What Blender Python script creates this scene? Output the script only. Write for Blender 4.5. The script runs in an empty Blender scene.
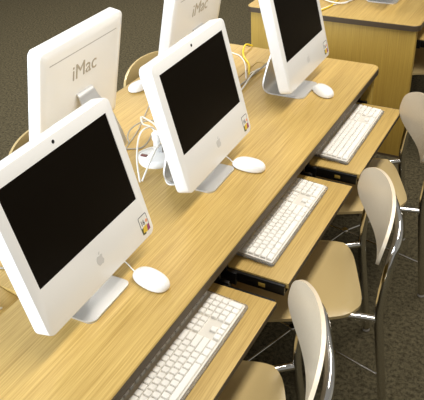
import bpy, bmesh, math, random
from math import sin, cos, pi, radians
from mathutils import Vector, Matrix
random.seed(4)
SC = bpy.context.scene
C = SC.collection
H = 0.7222            # table height

# ------------------------------------------------------------------ helpers
def link(o, parent=None):
    C.objects.link(o)
    if parent: o.parent = parent
    return o
def thing(name, label, cat, loc=(0, 0, 0), rz=0, group=None):
    o = bpy.data.objects.new(name, None); o.empty_display_size = .05
    o.location = loc; o.rotation_euler = (0, 0, rz)
    o['label'] = label; o['category'] = cat
    if group: o['group'] = group
    return link(o)
def tag(o, label, cat, group=None):
    o['label'] = label; o['category'] = cat
    if group: o['group'] = group
    return o
def obj(name, bm, m, parent=None, smooth=35, loc=None, rz=None):
    me = bpy.data.meshes.new(name)
    bmesh.ops.recalc_face_normals(bm, faces=bm.faces)
    bm.to_mesh(me); bm.free()
    ms = m if isinstance(m, (list, tuple)) else [m]
    for k in ms: me.materials.append(k)
    if smooth:
        me.shade_smooth(); me.set_sharp_from_angle(angle=radians(smooth))
    o = bpy.data.objects.new(name, me)
    if loc: o.location = loc
    if rz is not None: o.rotation_euler = (0, 0, rz)
    return link(o, parent)
def copy_tree(o, parent=None):
    c = o.copy(); C.objects.link(c)
    if parent: c.parent = parent
    for ch in [x for x in C.objects if x.parent == o]:
        copy_tree(ch, c)
    return c
def box(bm, x0, x1, y0, y1, z0, z1, bev=0.0, seg=2):
    r = bmesh.ops.create_cube(bm, size=1)
    for v in r['verts']:
        v.co = Vector(((x0 + x1) / 2 + v.co.x * (x1 - x0), (y0 + y1) / 2 + v.co.y * (y1 - y0), (z0 + z1) / 2 + v.co.z * (z1 - z0)))
    if bev:
        es = list({e for v in r['verts'] for e in v.link_edges})
        bmesh.ops.bevel(bm, geom=es, offset=bev, segments=seg, affect='EDGES', profile=.5)
    return bm
def nb(*a, **k): return box(bmesh.new(), *a, **k)
def smooth_path(pts, n=6):
    P = [Vector(p) for p in pts]
    if len(P) < 3 or n < 2: return P
    Q = [P[0] * 2 - P[1]] + P + [P[-1] * 2 - P[-2]]; out = []
    for i in range(1, len(Q) - 2):
        a, b, c, d = Q[i - 1:i + 3]
        for k in range(n):
            t = k / n
            out.append(.5 * ((2 * b) + (c - a) * t + (2 * a - 5 * b + 4 * c - d) * t * t + (3 * b - a - 3 * c + d) * t ** 3))
    return out + [P[-1]]
def tube(bm, pts, r, n=6, seg=10, r2=None):
    P = smooth_path(pts, n); N = len(P)
    t0 = (P[1] - P[0]).normalized()
    up = Vector((0, 0, 1)) if abs(t0.z) < .9 else Vector((1, 0, 0))
    nrm = t0.cross(up).normalized(); rings = []
    for i in range(N):
        t = (P[min(i + 1, N - 1)] - P[max(i - 1, 0)]).normalized()
        nrm = (nrm - t * nrm.dot(t)).normalized(); b = t.cross(nrm)
        rr = r + ((r2 - r) * i / (N - 1) if r2 is not None else 0)
        rings.append([bm.verts.new(P[i] + (nrm * cos(2 * pi * k / seg) + b * sin(2 * pi * k / seg)) * rr) for k in range(seg)])
    for i in range(N - 1):
        for k in range(seg):
            bm.faces.new((rings[i][k], rings[i][(k + 1) % seg], rings[i + 1][(k + 1) % seg], rings[i + 1][k]))
    bm.faces.new(rings[0]); bm.faces.new(rings[-1][::-1])
    return bm
def rrect(x0, x1, y0, y1, r, n=5):
    out = []
    for cx, cy, a0 in ((x1 - r, y1 - r, 0), (x0 + r, y1 - r, 90), (x0 + r, y0 + r, 180), (x1 - r, y0 + r, 270)):
        for k in range(n + 1):
            a = radians(a0 + 90 * k / n); out.append((cx + r * cos(a), cy + r * sin(a)))
    return out
def loft(bm, rings, cap0=True, cap1=True, mats=None):
    R = [[bm.verts.new(p) for p in ring] for ring in rings]; n = len(R[0])
    for i in range(len(R) - 1):
        for k in range(n):
            f = bm.faces.new((R[i][k], R[i][(k + 1) % n], R[i + 1][(k + 1) % n], R[i + 1][k]))
            if mats: f.material_index = mats[i]
    if cap0: bm.faces.new(R[0][::-1])
    if cap1: bm.faces.new(R[-1])
    return bm
def slab(x0, x1, y0, y1, z0, z1, r, bev=.002, n=6):
    """rounded-corner plate with eased edges"""
    rg = []
    for ins, z in ((bev, z0), (0, z0 + bev), (0, z1 - bev), (bev, z1)):
        rg.append([(x, y, z) for x, y in rrect(x0 + ins, x1 - ins, y0 + ins, y1 - ins, max(r - ins, .0004), n)])
    return loft(bmesh.new(), rg)
def lathe(bm, prof, seg=32, c=(0, 0)):
    R = []
    for r, z in prof:
        R.append([bm.verts.new((c[0] + r * cos(2 * pi * k / seg), c[1] + r * sin(2 * pi * k / seg), z)) for k in range(seg)])
    for i in range(len(R) - 1):
        for k in range(seg):
            bm.faces.new((R[i][k], R[i][(k + 1) % seg], R[i + 1][(k + 1) % seg], R[i + 1][k]))
    bm.faces.new(R[0][::-1]); bm.faces.new(R[-1])
    return bm

# ------------------------------------------------------------------ materials
def mat(name, col, rough=.5, metal=0, spec=.5, trans=0, coat=0, bump=None):
    m = bpy.data.materials.new(name); m.use_nodes = True
    nt = m.node_tree; b = nt.nodes['Principled BSDF']
    b.inputs['Base Color'].default_value = (*col, 1)
    b.inputs['Roughness'].default_value = rough; b.inputs['Metallic'].default_value = metal
    b.inputs['Specular IOR Level'].default_value = spec
    b.inputs['Transmission Weight'].default_value = trans
    b.inputs['Coat Weight'].default_value = coat
    # faint procedural unevenness in the finish
    tc = nt.nodes.new('ShaderNodeTexCoord'); nz = nt.nodes.new('ShaderNodeTexNoise')
    nz.inputs['Scale'].default_value = 40 if bump is None else bump[0]
    mr = nt.nodes.new('ShaderNodeMapRange')
    mr.inputs['To Min'].default_value = max(rough - .03, 0); mr.inputs['To Max'].default_value = rough + .03
    nt.links.new(tc.outputs['Object'], nz.inputs['Vector']); nt.links.new(nz.outputs['Fac'], mr.inputs['Value'])
    nt.links.new(mr.outputs['Result'], b.inputs['Roughness'])
    if bump:
        bp = nt.nodes.new('ShaderNodeBump'); bp.inputs['Strength'].default_value = bump[1]; bp.inputs['Distance'].default_value = .001
        nt.links.new(nz.outputs['Fac'], bp.inputs['Height']); nt.links.new(bp.outputs['Normal'], b.inputs['Normal'])
    return m
def oak(name, axis, light, dark, seed=0.0):
    """oak laminate, fine grain running along the given axis"""
    m = bpy.data.materials.new(name); m.use_nodes = True
    nt = m.node_tree; L = nt.links; b = nt.nodes['Principled BSDF']
    tc = nt.nodes.new('ShaderNodeTexCoord')
    def noise(across, along, detail, rough=.6, off=0.):
        mp = nt.nodes.new('ShaderNodeMapping')
        s = [across] * 3; s['xyz'.index(axis)] = along
        mp.inputs['Scale'].default_value = s; mp.inputs['Location'].default_value = (seed + off, seed * 1.7, off)
        nz = nt.nodes.new('ShaderNodeTexNoise'); nz.inputs['Scale'].default_value = 1
        nz.inputs['Detail'].default_value = detail; nz.inputs['Roughness'].default_value = rough
        L.new(tc.outputs['Object'], mp.inputs['Vector']); L.new(mp.outputs['Vector'], nz.inputs['Vector'])
        return nz.outputs['Fac']
    fine = noise(330, 5, 3, .75); mid = noise(180, 1.6, 3, .65, 3.1); broad = noise(9, .5, 2, .5, 7.7)
    def mth(op, a, c):
        n = nt.nodes.new('ShaderNodeMath'); n.operation = op
        for i, v in enumerate((a, c)):
            if isinstance(v, (int, float)): n.inputs[i].default_value = v
            else: L.new(v, n.inputs[i])
        return n.outputs[0]
    f = mth('ADD', mth('ADD', mth('MULTIPLY', fine, .55), mth('MULTIPLY', mid, .35)), mth('MULTIPLY', broad, .10))
    cr = nt.nodes.new('ShaderNodeValToRGB')
    cr.color_ramp.elements[0].position = .33; cr.color_ramp.elements[0].color = (*dark, 1)
    cr.color_ramp.elements[1].position = .62; cr.color_ramp.elements[1].color = (*light, 1)
    L.new(f, cr.inputs['Fac']); L.new(cr.outputs['Color'], b.inputs['Base Color'])
    b.inputs['Roughness'].default_value = .5; b.inputs['Specular IOR Level'].default_value = .35
    return m
OAK_L, OAK_D = (.585, .405, .130), (.335, .205, .048)
M = dict(
    oak_y=oak('oak_laminate_lengthwise', 'y', OAK_L, OAK_D),
    oak_z=oak('oak_laminate_upright', 'z', (.52, .35, .07), (.37, .225, .04), 5.),
    edge=mat('dark_brown_edge_vinyl', (.075, .052, .028), .5),
    white=mat('glossy_white_plastic', (.88, .875, .855), .22, coat=.3),
    key=mat('white_key_plastic', (.90, .88, .83), .42),
    keybase=mat('off_white_keyboard_plate', (.74, .71, .64), .5),
    acrylic=mat('clear_acrylic', (.93, .92, .88), .08, trans=.85),
    screen=mat('unlit_screen_glass', (.0045, .003, .0016), .35, spec=.10),
    alu=mat('satin_aluminium', (.60, .595, .58), .40, metal=.8),
    chrome=mat('polished_chrome', (.72, .70, .66), .10, metal=1),
    logo=mat('silver_grey_emblem', (.60, .59, .57), .35),
    mark=mat('warm_grey_print', (.42, .37, .29), .5),
    slot=mat('slot_grey', (.40, .39, .37), .5),
    black=mat('black_painted_steel', (.006, .0055, .005), .3, spec=.3),
    dark=mat('dark_hole', (.01, .009, .008), .7),
    brass=mat('brass_yellow_latch', (.55, .36, .07), .4, metal=.4),
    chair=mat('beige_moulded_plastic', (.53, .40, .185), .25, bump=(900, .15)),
    chair_lit=mat('beige_moulded_plastic_lit', (.63, .53, .385), .28, bump=(900, .15)),  # same beige plastic, paler: light on the right-hand backrests put into the colour
    rubber=mat('grey_glide', (.45, .42, .38), .5),
    cwhite=mat('white_cable_sleeve', (.82, .80, .74), .4),
    cgray=mat('grey_cable_sleeve', (.36, .33, .27), .5),
    cyellow=mat('yellow_cable_sleeve', (.85, .62, .03), .4),
    red=mat('dark_red_label', (.16, .03, .02), .4),
    st_ink=mat('sticker_ink_dark', (.05, .05, .07), .5), st_white=mat('sticker_white', (.80, .79, .74), .5),
    st_yel=mat('sticker_yellow', (.75, .52, .06), .5), st_pur=mat('sticker_purple', (.30, .05, .16), .5),
    st_ora=mat('sticker_orange', (.85, .38, .22), .5), st_olive=mat('sticker_olive', (.10, .10, .04), .5),
)
def carpet():
    m = bpy.data.materials.new('speckled_olive_grey_carpet'); m.use_nodes = True
    nt = m.node_tree; L = nt.links; b = nt.nodes['Principled BSDF']
    tc = nt.nodes.new('ShaderNodeTexCoord')
    n1 = nt.nodes.new('ShaderNodeTexNoise'); n1.inputs['Scale'].default_value = 240; n1.inputs['Detail'].default_value = 3; n1.inputs['Roughness'].default_value = .8
    n2 = nt.nodes.new('ShaderNodeTexNoise'); n2.inputs['Scale'].default_value = 70; n2.inputs['Detail'].default_value = 2
    mx = nt.nodes.new('ShaderNodeMath'); mx.operation = 'MULTIPLY_ADD'; mx.inputs[1].default_value = .35
    ml = nt.nodes.new('ShaderNodeMath'); ml.operation = 'MULTIPLY'; ml.inputs[1].default_value = .65
    cr = nt.nodes.new('ShaderNodeValToRGB')
    cr.color_ramp.elements[0].position = .38; cr.color_ramp.elements[0].color = (.016, .013, .007, 1)
    cr.color_ramp.elements[1].position = .62; cr.color_ramp.elements[1].color = (.135, .114, .066, 1)
    for n in (n1, n2): L.new(tc.outputs['Object'], n.inputs['Vector'])
    L.new(n1.outputs['Fac'], ml.inputs[0]); L.new(n2.outputs['Fac'], mx.inputs[0]); L.new(ml.outputs[0], mx.inputs[2])
    L.new(mx.outputs[0], cr.inputs['Fac']); L.new(cr.outputs['Color'], b.inputs['Base Color'])
    b.inputs['Roughness'].default_value = .95; b.inputs['Specular IOR Level'].default_value = .1
    bp = nt.nodes.new('ShaderNodeBump'); bp.inputs['Strength'].default_value = .6; bp.inputs['Distance'].default_value = .004
    L.new(n1.outputs['Fac'], bp.inputs['Height']); L.new(bp.outputs['Normal'], b.inputs['Normal'])
    return m

# ------------------------------------------------------------------ floor
f = obj('floor', nb(-6, 5, -5, 9, -.05, 0), carpet(), smooth=0); f['kind'] = 'structure'

def wallmat():
    return mat('painted_wall', (.62, .58, .50), .8, bump=(60, .1))
WM = wallmat()
for nm, a in (('wall_left', (-5.1, -5, -5, 9.1, 0, 2.9)), ('wall_back', (-5, 5, 9, 9.1, 0, 2.9)), ('wall_right', (5, 5.1, -5, 9.1, 0, 2.9))):
    o = obj(nm, nb(*a), WM, smooth=0); o['kind'] = 'structure'
# ------------------------------------------------------------------ desks
def tabletop(length, holes, xl=-.868):
    """rounded top with real cut-outs for the cable flaps"""
    bm = slab(xl, 0, -length, 0, H - .030, H, .035, .0025, 8)
    o = obj('tabletop', bm, M['oak_y'])
    for x0, x1, y0, y1 in holes:
        c = obj('cutter', nb(x0, x1, y0, y1, H - .1, H + .1), M['dark'])
        md = o.modifiers.new('b', 'BOOLEAN'); md.object = c; md.operation = 'DIFFERENCE'; md.solver = 'EXACT'
        dg = bpy.context.evaluated_depsgraph_get()
        me = bpy.data.meshes.new_from_object(o.evaluated_get(dg)); o.modifiers.clear()
        o.data = me; bpy.data.objects.remove(c, do_unlink=True)
    o.data.shade_smooth(); o.data.set_sharp_from_angle(angle=radians(30))
    return o
def make_desk(label, y0, length, holes, trays, tray_len=.5434, x_off=0, xl=-.868):
    d = thing('computer_desk', label, 'desk', (x_off, y0, 0), 0)
    top = tabletop(length, holes, xl); top.parent = d
    # dark vinyl edging all round
    rg = []
    for ins, z in ((.001, H - .0305), (-.0015, H - .029), (-.0015, H - .0055), (.0005, H - .0035)):
        rg.append([(x, y, z) for x, y in rrect(xl + ins, -ins, -length + ins, -ins, .035, 8)])
    obj('edge_trim', loft(bmesh.new(), rg, False, False), M['edge'], d)
    for ya in (-.052, -length + .015):
        obj('end_panel', nb(xl + .02, -.015, ya, ya + .036, .0, H - .031, .0015), M['oak_z'], d)
        obj('kick_strip', nb(xl + .018, -.013, ya - .002, ya + .038, 0, .012), M['edge'], d)
    obj('centre_panel', nb(-.44, -.42, -length + .053, -.054, .12, H - .10), M['oak_z'], d)
    for x0, x1, ya, yb in holes[1:]:
        fl = obj('cable_flap', nb(0, x1 - x0 - .010, ya - yb + .012, -.002, -.012, 0, .001), M['oak_y'], d, loc=(x0 + .002, yb, H - .0008)); fl.rotation_euler = (radians(6), radians(13), 0)
    for x0, x1, ya, yb in holes[:1]:
        # timber flap lying a little low in its cut-out, leaving a cable gap
        obj('cable_flap', nb(x0 + .002, x1 - .0015, ya + .018, yb - .0015, H - .014, H - .0012, .001), M['oak_y'], d)
    for yf in trays:
        t = obj('keyboard_tray', nb(-.25, .1366, yf - tray_len, yf, -.018, 0, .0012), M['oak_y'], d, loc=(0, 0, H - .1177))
        rb = bmesh.new()
        box(rb, -.2495, .1372, yf - tray_len + .001, yf - .001, -.0172, -.0008)
        obj('tray_edging', rb, M['edge'], t)
        for side, ys in (('near', yf - tray_len), ('far', yf)):
            s = -1 if side == 'near' else 1
            a, b_ = sorted((ys + s * .001, ys + s * .011))
            r = bmesh.new(); box(r, -.25, .128, a, b_, -.034, -.004, .001)          # moving rail on the tray
            box(r, -.25, .128, min(a, ys - s * .02), max(b_, ys - s * .02), -.037, -.034)
            rail = obj('slide_rail', r, M['black'], t)
            a, b_ = sorted((ys + s * .012, ys + s * .024))
            k = bmesh.new(); box(k, -.30, -.012, a, b_, -.040, .001, .001)          # fixed runner hanging from the top
            box(k, -.22, -.19, a, b_, 0, .086); box(k, -.07, -.04, a, b_, 0, .086)
            obj('fixed_runner', k, M['black'], t)
        r = nb(.052, .072, yf - tray_len - .0122, yf - tray_len - .011, -.027, -.015, .0003)
        obj('latch', r, M['brass'], rail.parent)
    return d
HOLES = [(-.486, -.40, -.50, -.156), (-.462, -.380, -1.95, -1.738)]
desk_a = make_desk('long oak-laminate computer desk in the foreground holding three keyboard trays', 0.0, 2.45,
                   HOLES, [-.1318, -.7559, -1.380])
desk_b = make_desk('oak-laminate computer desk in the background, its panelled end facing the near desk', .53 + 2.45, 2.45,
                   [], [-2.45 + .70], x_off=0.032, xl=-.900)

# ------------------------------------------------------------------ all-in-one computers
APPLE = [(.0, .30), (.10, .335), (.20, .36), (.30, .345), (.40, .27), (.335, .20), (.30, .10), (.31, -.01), (.36, -.10), (.42, -.14),
         (.38, -.25), (.31, -.36), (.22, -.45), (.13, -.455), (.06, -.425), (-.01, -.415), (-.08, -.43), (-.16, -.46), (-.25, -.44),
         (-.34, -.33), (-.41, -.18), (-.43, -.02), (-.41, .13), (-.35, .25), (-.25, .33), (-.15, .35), (-.07, .33)]
LEAF = [(.0, .40), (.02, .50), (.09, .60), (.19, .64), (.18, .54), (.12, .45), (.04, .41)]
def make_imac(label, tilt, loc, rz, sticker=True, group=None, back=False):
    t = thing('desktop_computer', label, 'computer', loc, rz, group)
    ct, st = cos(tilt), sin(tilt)
    def P(u, v, w): return (-v * st - w * ct, u, .18 + v * ct - w * st)
    hw, top, bot = .212, .262, -.1095
    def ring(ins, w, r=.020): return [P(u, v, w) for u, v in rrect(-hw + ins, hw - ins, bot + ins, top - ins, max(r, .002), 6)]
    def inner(w): return [P(u, v, w) for u, v in rrect(-.1840, .1840, -.0006, .2300, .0012, 6)]
    rings = [inner(.003), inner(0), ring(.004, 0, .015), ring(.0012, .0010, .0175), ring(0, .0038, .019), ring(0, .037, .019), ring(.0014, .0405, .018),
             ring(.005, .0432, .016), ring(.03, .0455, .016), ring(.09, .0475, .016)]
    obj('housing', loft(bmesh.new(), rings), M['white'], t, 40)
    obj('screen', loft(bmesh.new(), [[P(u, v, w) for u, v in rrect(-.1836, .1836, -.0002, .2296, .0012, 3)] for w in (.0029, .0012)]), M['screen'], t, 30)
    # camera
    bm = bmesh.new()
    loft(bm, [[P(.0042 * cos(a), .2465 + .0042 * sin(a), w) for a in [2 * pi * k / 14 for k in range(14)]] for w in (.001, -.0006)])
    obj('camera', bm, M['black'], t)
    # emblem on the chin
    s = .029; bm = bmesh.new()
    for poly in (APPLE, LEAF):
        loft(bm, [[P(x * s, -.052 + y * s, w) for x, y in poly] for w in (.0008, -.0005)])
    obj('fruit_emblem', bm, M['logo'], t, 30)
    # slot for discs on the user's right edge, long seam at the top of the back
    sy = 1
    bm = bmesh.new(); y = (hw + .0004) * (1 if not back else -1)
    vs = [P(y, v, w) for v, w in ((.045, .0165), (.185, .0165), (.185, .0195), (.045, .0195))]
    y2 = (hw - .003) * (1 if not back else -1)
    loft(bm, [vs, [P(y2, v, w) for v, w in ((.045, .0165), (.185, .0165), (.185, .0195), (.045, .0195))]])
    obj('disc_slot', bm, M['slot'], t, 0)
    bm = bmesh.new()
    loft(bm, [[P(u, v, w) for u, v in ((-.172, .2115), (.172, .2115), (.172, .2145), (-.172, .2145))] for w in (.0463, .044)])
    obj('vent_seam', bm, M['slot'], t, 0)
    # stand: one bent aluminium sheet
    hx, hz = P(0, .058, .048)[0], P(0, .058, .048)[2]
    rr = .018
    prof = [(.028 - rr * (1 - sin(k * pi / 12)), .0, -rr * (1 - cos(k * pi / 12))) for k in range(6, -1, -1)]
    prof = prof + [(-.03, 0, 0), (-.07, 0, 0), (-.105, .0, 0), (-.120, .003, 0), (-.131, .010, 0), (-.1375, .020, 0), (-.1395, .032, 0), (-.139, .046, -.003),
            (-.135, .075, -.010), (-.126, .12, -.021), (-.114, .165, -.031), (hx - .020, hz - .02, -.038), (hx - .0145, hz - .004, -.040), (hx - .008, hz + .006, -.041), (hx + .001, hz + .010, -.042)]
    th = .0055; bm = bmesh.new(); R = []
    pr = [Vector((a, 0, b)) for a, b, _ in prof]
    for i, p in enumerate(pr):
        tg = (pr[min(i + 1, len(pr) - 1)] - pr[max(i - 1, 0)]).normalized()
        nr = Vector((0, 0, 1)) if i < 9 else Vector((tg.z, 0, -tg.x))
        w = .0815 + prof[i][2]
        a = p; b = p + nr * th
        R.append([bm.verts.new((a.x, -w, a.z)), bm.verts.new((a.x, w, a.z)), bm.verts.new((b.x, w, b.z)), bm.verts.new((b.x, -w, b.z))])
    for i in range(len(R) - 1):
        for k in range(4):
            bm.faces.new((R[i][k], R[i][(k + 1) % 4], R[i + 1][(k + 1) % 4], R[i + 1][k]))
    bm.faces.new(R[0]); bm.faces.new(R[-1][::-1])
    stand = obj('stand', bm, M['alu'], t, 35)
    if back:
        cu = bpy.data.curves.new('back_lettering', 'FONT'); cu.body = 'iMac'; cu.size = .070; cu.align_x = 'CENTER'; cu.extrude = .0004
        tmp = bpy.data.objects.new('tmp', cu); C.objects.link(tmp)
        dg = bpy.context.evaluated_depsgraph_get(); me = bpy.data.meshes.new_from_object(tmp.evaluated_get(dg))
        bpy.data.objects.remove(tmp, do_unlink=True)
        me.materials.append(M['mark'])
        for v in me.vertices: v.co = Vector(P(-v.co.x * 1.0, .123 + v.co.y, .0480 + v.co.z))
        link(bpy.data.objects.new('back_lettering', me), t)
    if sticker:
        u0, u1, v0, v1 = .163, .1985, -.096, -.046
        def plate(pts, w, m, par, name):
            return obj(name, loft(bmesh.new(), [[P(u, v, ww) for u, v in pts] for ww in (.0002, -w)]), m, par, 0)
        stk = plate(rrect(u0, u1, v0 + .014, v1, .004, 3), .0003, M['st_ink'], t, 'sticker')
        plate(rrect(u0 + .0018, u1 - .0018, v0 + .016, v1 - .0018, .003, 3), .0004, M['st_white'], stk, 'sticker_panel')
        cu = bpy.data.curves.new('sticker_number', 'FONT'); cu.body = '16'; cu.size = .019; cu.extrude = .0001; cu.offset = .0003
        tmp = bpy.data.objects.new('tmp', cu); C.objects.link(tmp)
        dg = bpy.context.evaluated_depsgraph_get(); me = bpy.data.meshes.new_from_object(tmp.evaluated_get(dg))
        bpy.data.objects.remove(tmp, do_unlink=True); me.materials.append(M['st_ink'])
        for v in me.vertices: v.co = Vector(P(u0 + .0045 + v.co.x * .85, v0 + .0245 + v.co.y, -.0006 - v.co.z))
        link(bpy.data.objects.new('sticker_number', me), stk)
        plate([(u1 - .007 + .0045 * cos(k * pi / 6), v0 + .030 + .0045 * sin(k * pi / 6)) for k in range(12)], .0009, M['st_ora'], stk, 'orange_dot')
        plate([(u0 + .001, v0 + .002), (u0 + .014, v0), (u0 + .016, v0 + .020), (u0 + .001, v0 + .018)], .0006, M['st_olive'], stk, 'olive_patch')
        plate([(u0 + .005, v0 + .006), (u0 + .021, v0 + .003), (u1 - .010, v0 + .022), (u0 + .009, v0 + .020)], .0008, M['st_yel'], stk, 'yellow_patch')
        plate([(u1 - .013, v0 + .003), (u1 - .001, v0 + .004), (u1 - .001, v0 + .019), (u1 - .009, v0 + .019)], .0007, M['st_pur'], stk, 'purple_patch')
    return t
GF = 'white computers along the front of the near desk'
GB = 'white computers seen from behind'
F = [(-.19, -1.6713, .0254), (-.2003, -1.0687, .0278), (-.1964, -.3532, .0123)]
LF = ['white all-in-one computer nearest the camera, its screen cut by the left edge',
      'white all-in-one computer in the middle of the front row, dark screen facing the user side',
      'white all-in-one computer at the far end of the near desk, top cut off']
for (x, y, r), l in zip(F, LF):
    make_imac(l, .2451, (x, y, H), r, True, GF)
make_imac('white all-in-one computer turned away, full back with grey lettering in view at upper left', .2162, (-.6998, -1.1048, H), pi + .0456, False, GB, True)
make_imac('white all-in-one computer turned away, only its lower back visible behind the middle screen', .2162, (-.658, -.454, H), pi + .0456, False, GB, True)
make_imac('white all-in-one computer on the background desk, only its metal foot in the photo', .2451, (-.186, .893, H), .02, True, None)

# ------------------------------------------------------------------ mice
def make_mouse(label, loc, rz, group):
    t = thing('computer_mouse', label, 'mouse', loc, rz, group)
    bm = bmesh.new(); rg = []; N = 28
    for k in range(11):
        a = k / 10 * pi / 2
        s = cos(a) ** .55 if k < 10 else 0.02
        z = .009 + .022 * sin(a) ** 1.1
        rg.append([(.0555 * s * abs(cos(b)) ** .86 * (1 if cos(b) > 0 else -1) - .004 * (z - .009) / .022, .0295 * s * abs(sin(b)) ** .86 * (1 if sin(b) > 0 else -1), z) for b in [2 * pi * i / N for i in range(N)]])
    low = []
    for s, z in ((.90, .0015), (.97, .003), (1, .006)):
        low.append([(x * s, y * s, z) for x, y, _ in rg[0]])
    obj('shell', loft(bmesh.new(), low + rg), M['white'], t, 60); bm.free()
    obj('base_plate', loft(bmesh.new(), [[(x * .86, y * .86, z) for x, y, _ in low[0]] for z in (0, .0022)]), M['keybase'], t, 30)
    bm = bmesh.new(); bmesh.ops.create_uvsphere(bm, u_segments=10, v_segments=8, radius=.0032)
    for v in bm.verts: v.co += Vector((.034, 0, .0262))
    obj('scroll_ball', bm, M['keybase'], t, 60)
    return t
GM = 'white mice beside the front computers'
make_mouse('rounded white mouse beside the nearest computer', (-.120, -1.566, H), pi - radians(12), GM)
make_mouse('rounded white mouse beside the middle computer of the front row', (-.139, -.967, H), pi - radians(2), GM)
make_mouse('rounded white mouse next to the far computer, near the desk end', (-.120, -.352, H), pi - radians(38), GM)
make_mouse('small part of a white mouse at the desk back edge, behind the middle computer', (-.797, -.585, H), radians(75), GM)

# ------------------------------------------------------------------ keyboards
KM = {}
def key_mesh(w, d=.0168, h=.0075):
    k = (round(w, 4), round(d, 4))
    if k not in KM:
        me = bpy.data.meshes.new('key'); bm = bmesh.new()
        rg = []
        for ins, z in ((0, 0), (.0004, h * .75), (.0020, h), ):
            rg.append([(x, y, z) for x, y in rrect(-w / 2 + ins, w / 2 - ins, -d / 2 + ins * .8, d / 2 - ins, .0016, 2)])
        rg.append([(x, y, h - .0006) for x, y in rrect(-w / 2 + .006, w / 2 - .006, -d / 2 + .006, d / 2 - .006, .0016, 2)])
        loft(bm, rg); bmesh.ops.recalc_face_normals(bm, faces=bm.faces); bm.to_mesh(me); bm.free()
        me.materials.append(M['key']); me.shade_smooth(); me.set_sharp_from_angle(angle=radians(30)); KM[k] = me
    return KM[k]
U = .0190; GAP = .0015
def make_keyboard(label, loc, rz, group):
    t = thing('keyboard', label, 'keyboard', (loc[0], loc[1], loc[2] + .0052), rz, group); t.rotation_euler = (radians(4.2), 0, rz)
    obj('case', slab(-.227, .227, -.079, .079, .001, .0095, .010, .0015), M['acrylic'], t)
    obj('base_plate', slab(-.2205, .2205, -.0725, .0725, .0098, .0112, .006, .0005), M['keybase'], t)
    fb = bmesh.new()
    for fx in (-.18, .18): box(fb, fx - .02, fx + .02, .055, .064, -.0085, .002, .001)
    obj('riser_foot', fb, M['keybase'], t)
    ks = []
    def row(x, y, ws, d=.0168):
        for w in ws:
            if w > 0: ks.append((x + w * U / 2, y, w * U - GAP, d))
            x += abs(w) * U
    y = [-.0600 + .0190 * i for i in range(5)]
    x0, xn, xp = -.2155, .0745, .1365
    row(x0, y[4], [1] * 13 + [2]); row(xn, y[4], [1] * 3); row(xp, y[4], [1] * 4)
    row(x0, y[3], [1.5] + [1] * 12 + [1.5]); row(xn, y[3], [1] * 3); row(xp, y[3], [1] * 4)
    row(x0, y[2], [1.75] + [1] * 11 + [2.25]); row(xp, y[2], [1] * 4)
    row(x0, y[1], [2.25] + [1] * 10 + [2.75]); row(xn, y[1], [-1, 1]); row(xp, y[1], [1] * 3)
    row(x0, y[0], [1.5, 1.25, 1.5, 6.5, 1.5, 1.25, 1.5]); row(xn, y[0], [1] * 3); row(xp, y[0], [2, 1])
    ks.append((xp + 3.5 * U, (y[0] + y[1]) / 2, U - GAP, .0168 + U))
    fn = []
    for k in range(13): fn.append((x0 + U * .5 + k * (15 * U - U) / 12, .0425, .0168, .0135))
    for k in range(3): fn.append((xn + (k + .5) * U, .0425, U - GAP, .0135))
    for k in range(4): fn.append((xp + (k + .5) * U, .0425, U - GAP, .0135))
    fn.sort(key=lambda k: -k[0])
    show = ks + fn[:100 - len(ks)]; rest = fn[100 - len(ks):]
    for kx, ky, w, d in show:
        o = bpy.data.objects.new('key', key_mesh(w, d)); o.location = (kx, ky, .0114); link(o, t)
    bm = bmesh.new()
    for kx, ky, w, d in rest:
        b2 = bmesh.new(); b2.from_mesh(key_mesh(w, d)); bmesh.ops.translate(b2, verts=b2.verts, vec=(kx, ky, .0114))
        me = bpy.data.meshes.new('tmpk'); b2.to_mesh(me); b2.free(); bm.from_mesh(me)
    if rest:
        s = obj('function_keys', bm, M['key'], t, 30); s['kind'] = 'stuff'
    return t
TZ = H - .1177 + .0002
GK = 'white keyboards on the trays'
make_keyboard('white keyboard on the nearest pulled-out tray', (.0811 - .079, -1.657, TZ), pi / 2, GK)
make_keyboard('white keyboard on the middle tray', (.0714 - .079, -1.029, TZ), pi / 2, GK)
make_keyboard('white keyboard on the far tray by the desk end', (.0806 - .079, -.409, TZ), pi / 2, GK)

# ------------------------------------------------------------------ chairs
def grid(bm, fn, nu, nv, th_fn):
    A = [[None] * (nv + 1) for _ in range(nu + 1)]; B = [[None] * (nv + 1) for _ in range(nu + 1)]
    for i in range(nu + 1):
        for j in range(nv + 1):
            p, n = fn(i / nu, j / nv)
            A[i][j] = bm.verts.new(p); B[i][j] = bm.verts.new(Vector(p) - Vector(n) * th_fn)
    for i in range(nu):
        for j in range(nv):
            bm.faces.new((A[i][j], A[i + 1][j], A[i + 1][j + 1], A[i][j + 1]))
            bm.faces.new((B[i][j], B[i][j + 1], B[i + 1][j + 1], B[i + 1][j]))
    for i in range(nu):
        bm.faces.new((A[i][0], B[i][0], B[i + 1][0], A[i + 1][0])); bm.faces.new((A[i][nv], A[i + 1][nv], B[i + 1][nv], B[i][nv]))
    for j in range(nv):
        bm.faces.new((A[0][j], A[0][j + 1], B[0][j + 1], B[0][j])); bm.faces.new((A[nu][j], B[nu][j], B[nu][j + 1], A[nu][j + 1]))
def squircle(a, b, p):
    """map the unit square to a rounded rectangle"""
    x, y = 2 * a - 1, 2 * b - 1
    m = max(abs(x), abs(y))
    if m < 1e-6: return 0, 0
    r = (abs(x / m) ** p + abs(y / m) ** p) ** (1 / p)
    return x / r, y / r
SEAT = .425
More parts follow.
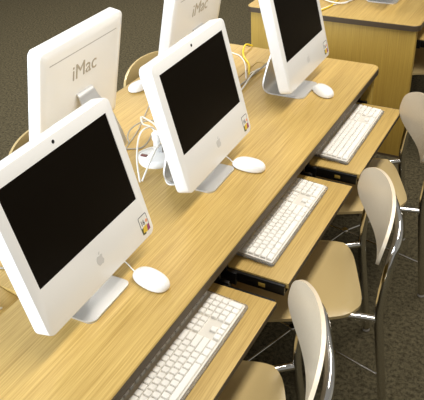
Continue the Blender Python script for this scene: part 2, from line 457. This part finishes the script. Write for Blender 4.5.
def make_chair(label, loc, rz, group, backmat='chair_lit'):
    t = thing('school_chair', label, 'chair', loc, rz, group)
    def seat(a, b):
        x, y = squircle(a, b, 5.)
        X, Y = .20 * x - .0, y * (.195 - .012 * x)
        e = max(abs(x), abs(y))
        z = SEAT - .016 * (1 - x * x) * (1 - y * y) + .0 - .010 * max(0, e - .86) / .14 - (.022 * max(0, -x - .6) / .4)
        return (X, Y, z), (0, 0, 1)
    bm = bmesh.new(); grid(bm, seat, 22, 22, .011)
    o = obj('seat', bm, M['chair'], t, 60)
    def back(a, b):
        s, q = squircle(a, b, 3.2)
        yy = .200 * s + .018
        X = .256 + .014 * q - .041 * s * s
        z = .650 + .089 * q * (1 - .22 * s * s) - .008 * s * s
        n = Vector((-1, -.5 * s, .15)).normalized()
        return (X, yy, z), n
    bm = bmesh.new(); grid(bm, back, 26, 16, .010)
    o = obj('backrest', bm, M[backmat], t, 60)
    for s in (-1, 1):
        leg = bmesh.new()
        tube(leg, [(.285, .185 * s, .012), (.262, .184 * s, .20), (.238, .183 * s, .40), (.238, .182 * s, .49), (.246, .178 * s, .56), (.257, .165 * s, .62), (.268, .150 * s, .655), (.277, .12 * s, .676), (.2835, .07 * s, .684), (.285, 0, .685)], .0135, 6, 12)
        l = obj('leg', leg, M['chrome'], t, 50)
        g = lathe(bmesh.new(), [(.009, 0), (.0135, .002), (.0135, .009), (.0118, .014)], 14, (.285, .185 * s)); obj('glide', g, M['rubber'], l)
        leg = bmesh.new()
        tube(leg, [(-.205, .175 * s, .012), (-.19, .172 * s, .20), (-.165, .165 * s, .385), (-.12, .160 * s, .402), (.0, .160 * s, .402)], .0110, 6, 12)
        l = obj('leg', leg, M['chrome'], t, 50)
        g = lathe(bmesh.new(), [(.009, 0), (.0135, .002), (.0135, .009), (.0118, .014)], 14, (-.205, .175 * s)); obj('glide', g, M['rubber'], l)
        b_ = bmesh.new(); tube(b_, [(0, .160 * s, .402), (.12, .162 * s, .402), (.18, .170 * s, .402), (.238, .183 * s, .402)], .0108, 3, 12)
        obj('seat_rail', b_, M['chrome'], t, 50)
        for x, y, x2, y2 in ((.266, .184 * s, .0, 0), (-.195, .172 * s, .0, 0)):
            b_ = bmesh.new(); tube(b_, [(x, y, .16), (x2, y2, .185)], .0038, 1, 8)
            obj('brace_rod', b_, M['chrome'], t, 50)
    b_ = lathe(bmesh.new(), [(.012, .176), (.014, .180), (.014, .192), (.012, .195)], 16); obj('brace_hub', b_, M['chrome'], t)
    return t
GC = 'beige school chairs on the user side of the near desk'
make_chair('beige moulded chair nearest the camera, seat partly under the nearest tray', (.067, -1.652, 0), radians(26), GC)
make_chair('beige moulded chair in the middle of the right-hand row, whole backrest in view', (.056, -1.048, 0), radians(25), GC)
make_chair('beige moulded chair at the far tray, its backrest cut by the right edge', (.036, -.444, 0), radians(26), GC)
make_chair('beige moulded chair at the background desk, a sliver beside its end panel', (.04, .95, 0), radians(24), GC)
GL = 'beige chairs on the far side of the desk'
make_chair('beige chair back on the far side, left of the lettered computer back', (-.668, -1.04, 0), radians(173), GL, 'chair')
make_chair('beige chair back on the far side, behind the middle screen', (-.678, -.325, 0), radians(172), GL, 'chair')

# ------------------------------------------------------------------ socket hub on the desk
t = thing('power_hub', 'round white power hub on the desk among tangled cables', 'power hub', (-.432, -1.045, H))
obj('hub_body', lathe(bmesh.new(), [(.056, 0), (.0585, .004), (.0585, .017), (.056, .022), (.050, .0250), (.020, .028), (.002, .028)], 40), M['white'], t, 40)
pb = bmesh.new(); lathe(pb, [(.013, .027), (.013, .060), (.016, .064), (.016, .085), (.012, .089)], 20, (-.008, .024)); obj('plug_tower', pb, M['white'], t, 40)
obj('indicator_window', nb(-.038, -.016, -.034, -.022, .0255, .0285, .0006), M['red'], t)
for dx, dy in ((.012, .014), (.024, .026)):
    obj('plug', nb(dx - .007, dx + .007, dy - .006, dy + .006, .026, .052, .002), M['slot'], t)

# ------------------------------------------------------------------ cables
CABLES = [
('white cable looping high out of the power hub', 'cwhite', .0028, [(-.405, -1.184, .725), (-.446, -1.131, .765), (-.482, -1.064, .795), (-.483, -1.032, .815), (-.479, -.986, .805), (-.47, -.973, .775), (-.444, -1.012, .755)]),
('white cable curving from the desk past the hub towards the middle computer', 'cwhite', .0028, [(-.402, -1.177, .725), (-.397, -1.132, .77), (-.409, -1.07, .785), (-.435, -.973, .775), (-.454, -.883, .735)]),
('grey cable arching over to the top of the power hub', 'cgray', .0026, [(-.575, -.99, .7255), (-.598, -.965, .738), (-.596, -.938, .755), (-.577, -.902, .765), (-.542, -.879, .765), (-.505, -.915, .755)]),
('grey cable lying straight across the desk behind the power hub', 'cgray', .0022, [(-.558, -1.047, .725), (-.574, -1.001, .725), (-.603, -.895, .725), (-.674, -.714, .725), (-.698, -.647, .725)]),
('short white cable crossing the top of the power hub', 'cwhite', .0026, [(-.464, -1.106, .758), (-.455, -1.099, .775), (-.44, -1.064, .775), (-.418, -1.027, .768), (-.423, -.962, .735)]),
('white cable coiled in a small loop above the power hub', 'cwhite', .0030, [(-.469, -.957, .775), (-.507, -.932, .785), (-.541, -.927, .795), (-.565, -.921, .795), (-.542, -.947, .785), (-.516, -.938, .775), (-.468, -.977, .77)]),
('grey cable lying flat beside the left of the power hub', 'cgray', .0026, [(-.572, -1.038, .725), (-.558, -1.024, .725), (-.524, -1.002, .725), (-.511, -.978, .735), (-.519, -.932, .745)]),
('white cable curving out under the lower corner of the middle computer', 'cwhite', .0026, [(-.434, -.977, .725), (-.382, -1.062, .725), (-.345, -1.132, .725), (-.315, -1.158, .725), (-.285, -1.14, .725)]),
('white cable arcing over the desk beside the yellow one', 'cwhite', .0028, [(-.669, -.088, .725), (-.624, -.109, .725), (-.58, -.13, .725), (-.52, -.204, .725), (-.452, -.336, .725)]),
('yellow network cable on the near desk dropping to the open flap', 'cyellow', .0042, [(-.583, -.001, .727), (-.593, -.043, .745), (-.582, -.095, .735), (-.552, -.144, .727), (-.5, -.208, .727), (-.454, -.304, .727)]),
('grey cable leading from the far computer to the flap', 'cgray', .0030, [(-.375, -.18, .80), (-.41, -.20, .755), (-.437, -.263, .726), (-.441, -.396, .726), (-.445, -.44, .726)]),
('white cable running from the far computer along the flap', 'cwhite', .0030, [(-.38, -.19, .78), (-.42, -.215, .735), (-.44, -.276, .733), (-.42, -.429, .727), (-.413, -.487, .726)]),
('short white cable end curling beside the flap', 'cwhite', .0026, [(-.454, -.304, .725), (-.456, -.271, .725), (-.442, -.243, .725), (-.416, -.2, .735)]),
('white cable running back across the background desk', 'cwhite', .0032, [(-.50, .545, .726), (-.477, .606, .726), (-.448, .687, .726), (-.388, .781, .726), (-.363, .904, .726)]),
('yellow cable on the background desk', 'cyellow', .0040, [(-.488, .545, .7265), (-.472, .59, .7265), (-.452, .668, .7265), (-.451, .758, .7265), (-.472, .884, .7265)]),
('white cable bent across the others on the background desk', 'cwhite', .0032, [(-.568, .791, .727), (-.504, .739, .730), (-.453, .703, .735), (-.396, .724, .730), (-.39, .818, .726)]),
('grey cable end at the left edge of the photo, behind the nearest computer', 'cgray', .0024, [(-.57, -1.692, .725), (-.522, -1.688, .725), (-.495, -1.684, .725), (-.487, -1.662, .725)]),
('white cable coming out of the desk opening at the left edge', 'cwhite', .0032, [(-.448, -1.80, .722), (-.430, -1.794, .715), (-.412, -1.796, .713), (-.418, -1.772, .69)]),
('thin white lead of the mouse beside the nearest computer', 'cwhite', .0017, [(-.236, -1.525, .7245), (-.216, -1.531, .7242), (-.189, -1.546, .7250), (-.172, -1.555, .727)]),
('thin white lead of the mouse beside the middle computer', 'cwhite', .0017, [(-.235, -.935, .7245), (-.216, -.945, .7242), (-.205, -.955, .725), (-.193, -.963, .727)]),
]
for lab, m, r, pts in CABLES:
    bm = bmesh.new(); tube(bm, pts, r, 8, 8)
    tag(obj('cable', bm, M[m], None, 60), lab, 'cable', 'cables on the desks')

# ------------------------------------------------------------------ light
w = bpy.data.worlds.new('World'); SC.world = w; w.use_nodes = True
w.node_tree.nodes['Background'].inputs['Color'].default_value = (1.0, .97, .92, 1)
w.node_tree.nodes['Background'].inputs['Strength'].default_value = .29
def area(name, loc, rot, sx, sy, power, col):
    l = bpy.data.lights.new(name, 'AREA'); l.shape = 'RECTANGLE'; l.size = sx; l.size_y = sy; l.energy = power; l.color = col
    o = bpy.data.objects.new(name, l); o.location = loc; o.rotation_euler = rot; link(o)
area('window_daylight', (-2.0, -4.8, 1.9), (radians(78), 0, radians(-22)), 3.6, 1.8, 310, (.78, .88, 1.0))
area('ceiling_lamp', (-2.3, 1.4, 2.75), (0, 0, 0), .3, 4.6, 120, (1, .95, .87))
area('ceiling_lamp', (.55, -.6, 2.75), (0, 0, 0), .3, 3.0, 70, (1, .95, .87))

# ------------------------------------------------------------------ camera
cam = bpy.data.cameras.new('Camera'); co = bpy.data.objects.new('Camera', cam); link(co)
co.location = (.6423, -2.5788, 1.0617 + H); co.rotation_euler = (.9885, .0422, .4910)
cam.sensor_width = 36; cam.lens = 661.19 / 424 * 36; cam.clip_start = .02
SC.camera = co
SC.view_settings.view_transform = 'Standard'; SC.view_settings.look = 'None'
SC.view_settings.gamma = 1; SC.view_settings.exposure = 0; SC.view_settings.use_curve_mapping = False
